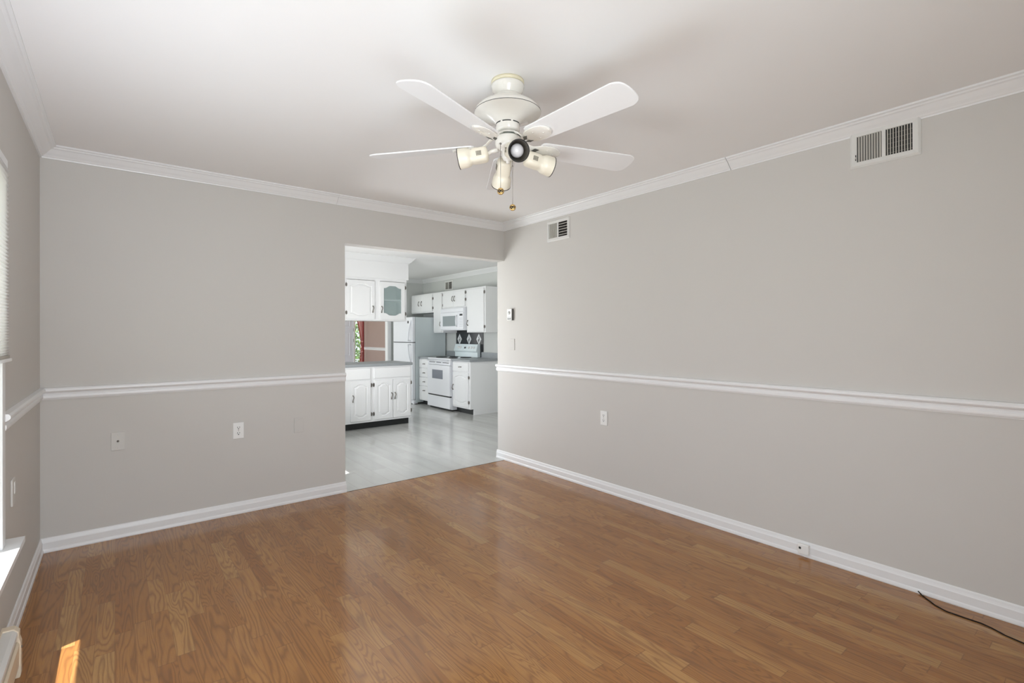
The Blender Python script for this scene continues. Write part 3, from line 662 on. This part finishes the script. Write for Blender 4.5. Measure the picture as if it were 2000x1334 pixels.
c2_ = MB().box(1.255, KX-.002, 3.845, 4.236, .852, .886).build('countertop', COUNTER, None, .003)
tag(c2_, 'short grey countertop piece between stove and refrigerator', 'countertop', 'grey laminate countertops')
MB().box(KX-.02, KX-.002, 3.88, 4.236, .886, .982).build('backsplash', COUNTER, c2_)

# --- wall cabinets on the right wall (front x=1.58)
T = FX(1.58, 0); G = 'white wall cabinets along the kitchen wall'
u1 = thing('wall_cabinet', 'tall white wall cabinet nearest the dining room', 'cabinet', G)
MB().box(1.58, KX-.002, 2.537, 3.088, 1.327, 2.083).build('body', CAB, u1)
door(u1, T, -3.06, -2.572, 1.342, 2.062, -3.032, 1.49, -2.560, (1.99, 1.42), flat=True)
u2 = thing('wall_cabinet', 'short white double-door wall cabinet above the microwave', 'cabinet', G)
MB().box(1.58, KX-.002, 3.092, 3.878, 1.765, 2.083).build('body', CAB, u2)
door(u2, T, -3.862, -3.492, 1.785, 2.058, -3.52, 1.93, -3.87, (2.02, 1.83), flat=True)
door(u2, T, -3.486, -3.132, 1.785, 2.058, -3.455, 1.93, -3.120, (2.02, 1.90), flat=True)
u3 = thing('wall_cabinet', 'narrow tall white wall cabinet left of the microwave', 'cabinet', G)
MB().box(1.58, KX-.002, 3.882, 4.222, 1.327, 2.083).build('body', CAB, u3)
door(u3, T, -4.205, -3.91, 1.345, 2.062, -3.94, 1.49, None, (), flat=True)
u4 = thing('wall_cabinet', 'short white double-door wall cabinet above the refrigerator', 'cabinet', G)
MB().box(1.58, KX-.002, 4.226, 5.12, 1.715, 2.083).build('body', CAB, u4)
door(u4, T, -5.10, -4.725, 1.735, 2.062, -4.78, 1.90, None, (), flat=True)
door(u4, T, -4.715, -4.262, 1.735, 2.062, -4.67, 1.90, -4.248, (1.98, 1.80), flat=True)

# --- microwave
T = FX(1.58, 0)
mw = thing('microwave', 'white over-the-range microwave under the short wall cabinet', 'microwave')
MB().box(1.53, KX-.004, 3.098, 3.872, 1.368, 1.760).build('body', APPL, mw, .004)
MB().box(1.512, 1.53, 3.104, 3.866, 1.690, 1.752).build('vent_grille', APPL, mw, .004)
dr = MB().box(1.508, 1.53, 3.262, 3.866, 1.385, 1.680).build('door', APPL, mw, .005)
MB().box(1.5065, 1.508, 3.345, 3.775, 1.440, 1.622).build('glass_window', MICROG, dr)
MB().tube([(1.506, 3.30, 1.43), (1.488, 3.30, 1.46), (1.482, 3.30, 1.53), (1.488, 3.30, 1.60), (1.506, 3.30, 1.63)], .010, 10).build('handle', APPL, dr)
cpn = MB().box(1.510, 1.53, 3.104, 3.256, 1.385, 1.680).build('control_panel', APPL, mw, .004)
MB().box(1.5085, 1.511, 3.125, 3.215, 1.617, 1.650).build('display', BLACK, cpn)
BTN = mat('button_grey', (.42, .44, .46), .5)
for i in range(6):
    for j in range(3): MB().box(1.5088, 1.511, 3.124+j*.036, 3.144+j*.036, 1.430+i*.028, 1.440+i*.028).build('button', BTN, cpn)

# --- stove
st = thing('stove', 'white freestanding electric stove with oven window', 'stove')
sy0, sy1 = 3.068, 3.838
MB().box(1.262, KX-.014, sy0, sy1, .025, .862).build('body', APPL, st, .003)
MB().box(1.235, 1.79, sy0+.001, sy1+.001, .862, .885).build('cooktop', APPL, st, .004)
for i, (bx_, by_, br_) in enumerate(((1.40, 3.25, .075), (1.40, 3.64, .095), (1.66, 3.25, .095), (1.66, 3.64, .075))):
    c = MB()
    for k in range(4):
        rr = br_*(1-.22*k); c.tube([(bx_+rr*math.cos(a), by_+rr*math.sin(a), .891) for a in [q*2*math.pi/24 for q in range(25)]], .005, 6)
    c.build('burner_coil', DARKGAP, st)
fp = MB().box(1.232, 1.262, sy0+.004, sy1-.004, .770, .858).build('front_panel', APPL, st, .003)
for ya, yb in ((3.12, 3.32), (3.37, 3.53), (3.58, 3.78)):
    MB().box(1.2305, 1.2325, ya, yb, .806, .815).build('vent_slot', DARKGAP, fp)
od = MB().box(1.218, 1.262, sy0+.006, sy1-.006, .252, .765).build('oven_door', APPL, st, .006)
MB().box(1.2165, 1.2185, 3.295, 3.655, .528, .683).build('oven_window', OVENG, od, .0)
MB().tube([(1.192, sy0+.05, .845), (1.192, sy1-.05, .845)], .012, 10).box(1.195, 1.235, sy0+.04, sy0+.07, .835, .855).box(1.195, 1.235, sy1-.07, sy1-.04, .835, .855).build('handle', APPL, od)
MB().box(1.236, 1.262, sy0+.01, sy1-.01, .234, .250).build('gap', DARKGAP, st)
dw = MB().box(1.220, 1.262, sy0+.006, sy1-.006, .036, .230).build('storage_drawer', APPL, st, .006)
MB().box(1.216, 1.222, sy0+.06, sy1-.06, .196, .206).build('drawer_pull', APPL, dw)
MB().box(1.27, KX-.05, sy0+.02, sy1-.02, 0, .026).build('plinth', DARKGAP, st)
bgp = [(1.785, .984), (1.772, 1.000), (1.812, 1.118), (1.866, 1.122), (1.866, .888), (1.800, .888), (1.800, .975)]
bgm = MB().loops([[(x, sy0+.03, z) for x, z in bgp], [(x, sy1-.01, z) for x, z in bgp]]).build('backguard', mat('backguard_enamel', (.74, .82, .83), .3), st, .003)
ax = Vector((-.118, 0, .04)).normalized()
for i, y_ in enumerate((3.68, 3.61, 3.34, 3.26, 3.18)):
    MB().lathe([(0, .024), (.014, .024), (.019, .018), (.022, 0)], 18, (1.790, y_, 1.055), ax).build('knob', PLATE, bgm)
MB().box(-.002, .004, -.025, .025, -.016, .016).xf(Matrix.Translation((1.789, 3.47, 1.055)) @ Matrix.Rotation(math.radians(18.7), 4, 'Y')).build('clock', BLACK, bgm)

# --- backsplash tile panel with diamonds
tp = MB().box(KX-.010, KX-.001, 3.020, 3.893, .985, 1.326).box(KX-.010, KX-.001, 3.094, 3.870, 1.326, 1.365).box(KX-.010, KX-.001, 3.066, 3.842, .89, .985).build('tile_backsplash', mat('black_tile', (.012, .013, .015), .25), None)
tag(tp, 'black tiled panel behind the stove with three white diamonds', 'backsplash')
DIA = mat('diamond_tile', (.72, .73, .73), .3, var=.1, vscale=30)
for yc in (3.775, 3.46, 3.15):
    L0 = [(KX-.010, yc-.075, 1.208), (KX-.010, yc, 1.110), (KX-.010, yc+.075, 1.208), (KX-.010, yc, 1.306)]
    L1 = [(KX-.0125, a_[1], a_[2]) for a_ in L0]
    dd = MB().loops([L0, L1]).build('diamond_tile', DIA, tp)
    mk = MB()
    for (ya, za, yb, zb) in ((-.02, -.04, .0, .045), (.012, -.045, -.012, .02), (-.03, .005, .025, -.015), (0, -.06, .02, -.01)):
        mk.tube([(KX-.0130, yc+ya, 1.208+za), (KX-.0130, yc+yb, 1.208+zb)], .005, 6)
    mk.build('painted_motif', mat('motif_grey', (.18, .19, .20), .5), dd)

# --- refrigerator
fr_ = thing('refrigerator', 'white top-freezer refrigerator in the far kitchen corner', 'refrigerator')
fy0, fy1 = 4.247, 5.06
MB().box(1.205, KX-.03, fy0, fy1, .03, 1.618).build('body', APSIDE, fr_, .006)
fd = MB().box(1.140, 1.200, fy0, fy1, 1.152, 1.622).build('freezer_door', APPL, fr_, .012)
rd = MB().box(1.140, 1.200, fy0, fy1, .085, 1.142).build('refrigerator_door', APPL, fr_, .012)
MB().box(1.15, 1.206, fy0+.005, fy1-.005, 1.140, 1.154).build('door_gasket', DARKGAP, fr_)
MB().box(1.175, 1.25, fy0+.01, fy1-.01, .012, .080).build('toe_grille', APPL, fr_)
MB().box(1.165, 1.20, fy0, fy0+.05, .0, .05).box(1.165, 1.20, fy1-.05, fy1, .0, .05).box(1.75, 1.8, fy0+.02, fy1-.02, 0, .03).build('foot', APPL, fr_, .008)
def bow(z0, z1, big):
    pts = []; rad = []
    for i in range(13):
        q = i/12; z = z0+(z1-z0)*q; e = math.sin(q*math.pi/2)**.8
        pts.append((1.143-.055*e, fy0+.05+.045*e*.6, z)); rad.append(.011+.004*e)
    m = MB().tube(pts, rad, 10); m.tube([(1.142, fy0+.077, z1-(z1-z0)*.02), (1.088, fy0+.077, z1-(z1-z0)*.02)], .012, 10); return m
bow(1.56, 1.175, 1).build('handle', APPL, fd); bow(.74, 1.115, 1).build('handle', APPL, rd)
MB().box(1.1385, 1.1405, 4.395, 4.445, 1.505, 1.550).build('badge', DARKGAP, fd)

# ------------------------------------------------------------------ ceiling fan
FC = Vector((-1.7605, -2.3017, 0))
fan = thing('ceiling_fan', 'white five-blade ceiling fan with four cream spotlights', 'ceiling fan', loc=(FC.x, FC.y, H))
def FZ(prof, name, m, parent=fan, n=56): return MB().lathe([(r_, z-H) for r_, z in prof], n).build(name, m, parent)
FZ([(0, H), (.0735, H), (.0735, 2.413), (.070, 2.411), (0, 2.411)], 'ceiling_ring', mat('aged_cream', (.74, .68, .50), .4))
FZ([(.066, 2.411), (.0735, 2.406), (.0740, 2.398), (.068, 2.380), (.060, 2.368), (.056, 2.360), (.056, 2.350), (0, 2.350)], 'canopy', FANW)
mo = FZ([(0, 2.362), (.058, 2.360), (.068, 2.352), (.085, 2.338), (.112, 2.322), (.135, 2.306), (.147, 2.292), (.149, 2.284)], 'motor_housing', FANW)
FZ([(.1485, 2.2845), (.1492, 2.2830), (.1485, 2.2815)], 'groove_line', DARKGAP, mo)  # thin dark ring in place of the shaded groove of the housing
FZ([(.149, 2.2815), (.143, 2.2795), (.122, 2.274), (.098, 2.266), (.078, 2.256), (.064, 2.246), (.056, 2.238), (.053, 2.236)], 'motor_bowl', FANW, mo)
sl = FZ([(.053, 2.236), (.0535, 2.234), (.0535, 2.206), (.049, 2.200), (0, 2.200)], 'motor_collar', FANW, mo)
for i in range(7):
    a0 = i*2*math.pi/7; m = MB(); k = 8; lo = []; 
    for q in range(k+1):
        a = a0+.72*q/k; lo.append((math.cos(a), math.sin(a)))
    vs = [(c*.0542, s*.0542, 2.2335-H) for c, s in lo]+[(c*.0542, s*.0542, 2.229-H) for c, s in lo]+[(c*.052, s*.052, 2.2335-H) for c, s in lo]+[(c*.052, s*.052, 2.229-H) for c, s in lo]
    n_ = k+1; fs = []
    for q in range(k): fs += [(q, q+1, n_+q+1, n_+q), (2*n_+q, 3*n_+q, 3*n_+q+1, 2*n_+q+1), (q, 2*n_+q, 2*n_+q+1, q+1), (n_+q, n_+q+1, 3*n_+q+1, 3*n_+q)]
    m.add(vs, fs).build('vent_slot', DARKGAP, mo)
FZ([(0, 2.201), (.040, 2.201), (.040, 2.186), (.056, 2.186), (.056, 2.180), (0, 2.180)], 'flywheel', FANW)
FZ([(.050, 2.181), (.0575, 2.180), (.0575, 2.174), (.050, 2.173)], 'dark_seam', mat('seam_grey', (.10, .11, .09), .5))
lk = FZ([(0, 2.175), (.054, 2.175), (.0575, 2.170), (.0575, 2.140), (.052, 2.128), (.040, 2.120), (.030, 2.116), (.026, 2.110), (.026, 2.085), (.020, 2.074), (.008, 2.068), (.008, 2.060), (0, 2.058)], 'light_kit', FANW)
# blades and irons
def blade_outline(r0_, r1_, w0, w1, z=0):
    pts = []; n = 8; cr = .045
    for i in range(n+1):
        a = math.pi/2*i/n; pts.append((r0_+.02-.02*math.sin(a) if False else r0_+.02*(1-math.sin(a)), -w0+.02*(1-math.cos(a))))
    pts = [(r0_, w0-.02), (r0_+.006, w0-.006), (r0_+.02, w0)]
    m = 14; tip = []
    for i in range(m+1):
        q = -1+2*i/m; yy = w1*math.copysign(abs(math.sin(q*math.pi/2))**.9, q)
        tip.append((r1_-.016*(yy/w1)**2-.030*abs(yy/w1)**9, yy))
    return [(r0_+.02, -w0), (r0_+.006, -w0+.006), (r0_, -w0+.02)][::1], pts, tip
phi0 = math.radians(200.7)
for i in range(5):
    az = phi0-i*2*math.pi/5
    R_ = Matrix.Rotation(az, 4, 'Z')
    P_ = Matrix.Translation((0, 0, 2.139-H)) @ Matrix.Rotation(math.radians(-12.5), 4, 'X')
    a_, b_, tip = blade_outline(.150, .662, .056, .072)
    outl = [(.170, -.056)]+tip+[(.170, .056), (.156, .050), (.150, .036), (.150, -.036), (.156, -.050)]
    m = MB().loops([[(x, y, .000) for x, y in outl], [(x, y, .006) for x, y in outl]]).xf(R_ @ P_)
    bl = m.build('blade', BLADEW, fan, .0015)
    st_ = [(.040, .013, 2.184, 0), (.060, .013, 2.182, 0), (.080, .012, 2.170, .2), (.100, .013, 2.150, .6), (.118, .020, 2.139, 1), (.135, .032, 2.136, 1), (.155, .041, 2.136, 1), (.185, .044, 2.136, 1), (.215, .041, 2.136, 1), (.240, .032, 2.136, 1), (.255, .018, 2.136, 1), (.260, .004, 2.136, 1)]
    lo = []
    for (rr, hw, z, k) in st_:
        s_ = math.sin(math.radians(12.5))*k; th = .006
        prof = []
        for q in range(9):
            y = -hw+2*hw*q/8; prof.append((rr, y, z-H-s_*y-.0085+.0055*abs(q/4-1)**2))
        for q in range(8, -1, -1):
            y = -hw+2*hw*q/8; prof.append((rr, y, z-H-s_*y+.002))
        lo.append(prof)
    ir = MB().loops(lo, smooth=False).xf(R_).build('blade_iron', FANW, fan, .0015)
    for (sx, sy) in ((.100, .010), (.108, -.010)):
        pass
    hl = MB()
    for s in (1, -1):
        hl.add([(.108, s*.004, 2.1345-H), (.128, s*.020, 2.1265-H-.0*s), (.150, s*.016, 2.1255-H), (.130, s*.004, 2.1268-H)], [(0, 1, 2, 3)])
    cut = MB()
    for s in (1, -1):
        q0 = [(.112, s*.006), (.124, s*.022), (.146, s*.020), (.132, s*.006)]
        zz = lambda x, y: 2.136-H-.0096-math.sin(math.radians(12.5))*y+.0055*min(1, (abs(y)/.03))**2
        cut.loops([[(x, y, zz(x, y)+.0012) for x, y in q0], [(x, y, zz(x, y)-.0012) for x, y in q0]])
    cut.xf(R_).build('cutout', mat('cutout_shadow', (.10, .10, .09), .6), ir)
    for (sx, sy) in ((.185, .022), (.185, -.022), (.225, 0)):
        MB().lathe([(0, -.0022), (.004, -.001), (.004, .002)], 10, (sx, sy, 2.136-H-.0085-math.sin(math.radians(12.5))*sy+.0055*(sy/.044)**2), (0, 0, 1)).xf(R_).build('screw', FANW, ir)
# spotlights
fw2 = Vector((f.x, f.y, 0)).normalized(); rt2 = Vector((r.x, r.y, 0)).normalized()
def spot(cf, cr_, tilt, start, zc):
    d2 = fw2*cf+rt2*cr_; d2.normalize()
    ax = (d2*math.cos(tilt)-Vector((0, 0, 1))*math.sin(tilt)).normalized()
    o = d2*start+Vector((0, 0, zc-H))
    prof = [(0, 0), (.020, .001), (.030, .006), (.034, .016), (.0345, .040), (.0345, .073), (.0325, .082), (.0375, .092), (.044, .102), (.0465, .115), (.0475, .150)]
    prof = [(a_*.95, h_*.9) for a_, h_ in prof]
    pw = [2.6, 2.8, 3.0, 3.4, 3.6, 3.6, 3.2, 2.6, 2.2, 2, 2]
    sp = MB().lathe(prof, 40, o, ax, pw).build('spotlight', CREAM, fan)
    S9 = lambda L_: [(a_*.95, h_*.9) for a_, h_ in L_]
    MB().lathe(S9([(.0475, .1485), (.0485, .149), (.0485, .152), (.0445, .1525)]), 40, o, ax).build('dark_rim', DARKGAP, sp)
    MB().lathe(S9([(.0445, .1525), (.043, .145), (.040, .120), (.032, .100), (.026, .090), (0, .088)]), 40, o, ax).build('lining', BRONZE, sp)
    MB().lathe(S9([(0, .140), (.012, .1385), (.021, .134), (.028, .126), (.030, .118), (.029, .110), (.022, .100), (.016, .090)]), 32, o, ax).build('bulb', BULB, sp)
    # perforated vent patch: on top side and both flanks
    side = ax.cross(Vector((0, 0, 1))).normalized(); upv = side.cross(ax)
    for nn, tt in ((side, upv), (-side, upv)):
        vm = MB()
        for i in range(7):
            for j in range(5):
                c = o+ax*(.030+i*.0035)+tt*((j-2)*.0042)+nn*.0350
                e1, e2 = ax*.0011, tt*.0013
                vm.loops([[c-e1-e2-nn*.003, c+e1-e2-nn*.003, c+e1+e2-nn*.003, c-e1+e2-nn*.003], [c-e1-e2, c+e1-e2, c+e1+e2, c-e1+e2]])
        vm.build('vent_holes', mat('vent_hole_shadow', (.22, .20, .16), .7), sp)
    c0 = o+ax*.012-(-upv)*0; hub = d2*.045+Vector((0, 0, 2.120-H))
    MB().tube([hub*1.0, (hub+c0)/2+Vector((0, 0, .004)), o+ax*.004], [.010, .009, .009], 12).build('knuckle', FANW, sp)
    MB().lathe([(0, .004), (.004, .003), (.004, -.004)], 10, o+ax*.002+upv*.0, -ax).build('thumb_screw', PEWTER, sp)
    return sp
spot(-.95, .25, math.radians(20), .052, 2.098)
spot(.08, -.99, math.radians(8), .088, 2.104)
spot(.96, -.20, math.radians(42), .068, 2.100)
spot(.34, .94, math.radians(12), .082, 2.094)
def chain(cf, cr_, z0, z1):
    p = fw2*cf+rt2*cr_; m = MB(); m.tube([(p.x, p.y, z0-H), (p.x, p.y, z1-H)], .0011, 6)
    ch = m.build('pull_chain', CHAIN, fan)
    MB().lathe([(0, .004), (.003, .003), (.003, -.003), (0, -.004)], 8, (p.x, p.y, z1+(z0-z1)*.72-H)).build('chain_link', CHAIN, ch)
    ax = -fw2; MB().lathe([(0, .005), (.0045, .0055), (.008, .003), (.0115, .006), (.0145, .004), (.0150, 0), (.0145, -.004), (.008, -.005), (0, -.005)], 24, (p.x, p.y, z1-.012-H), ax).build('pull_medallion', BRASS, ch)
    MB().lathe([(.003, .0075), (.007, .0065), (.007, .003)], 12, (p.x-rt2.x*.0055, p.y-rt2.y*.0055, z1-.012-H), ax).lathe([(.003, .0075), (.006, .0065), (.006, .003)], 12, (p.x+rt2.x*.006, p.y+rt2.y*.006, z1-.011-H), ax).build('relief', DARKGAP, ch)
chain(-.0585, -.032, 2.122, 1.929)
chain(.058, .021, 2.135, 1.888)
# small chain stubs start at round ferrules on the light kit
for cf, cr_, z in ((-.057, -.032, 2.126),):
    p = fw2*cf+rt2*cr_
    MB().lathe([(0, .006), (.004, .005), (.0045, 0)], 12, (p.x*.96, p.y*.96, z-H), (p.x, p.y, 0)).build('chain_ferrule', PEWTER, lk)
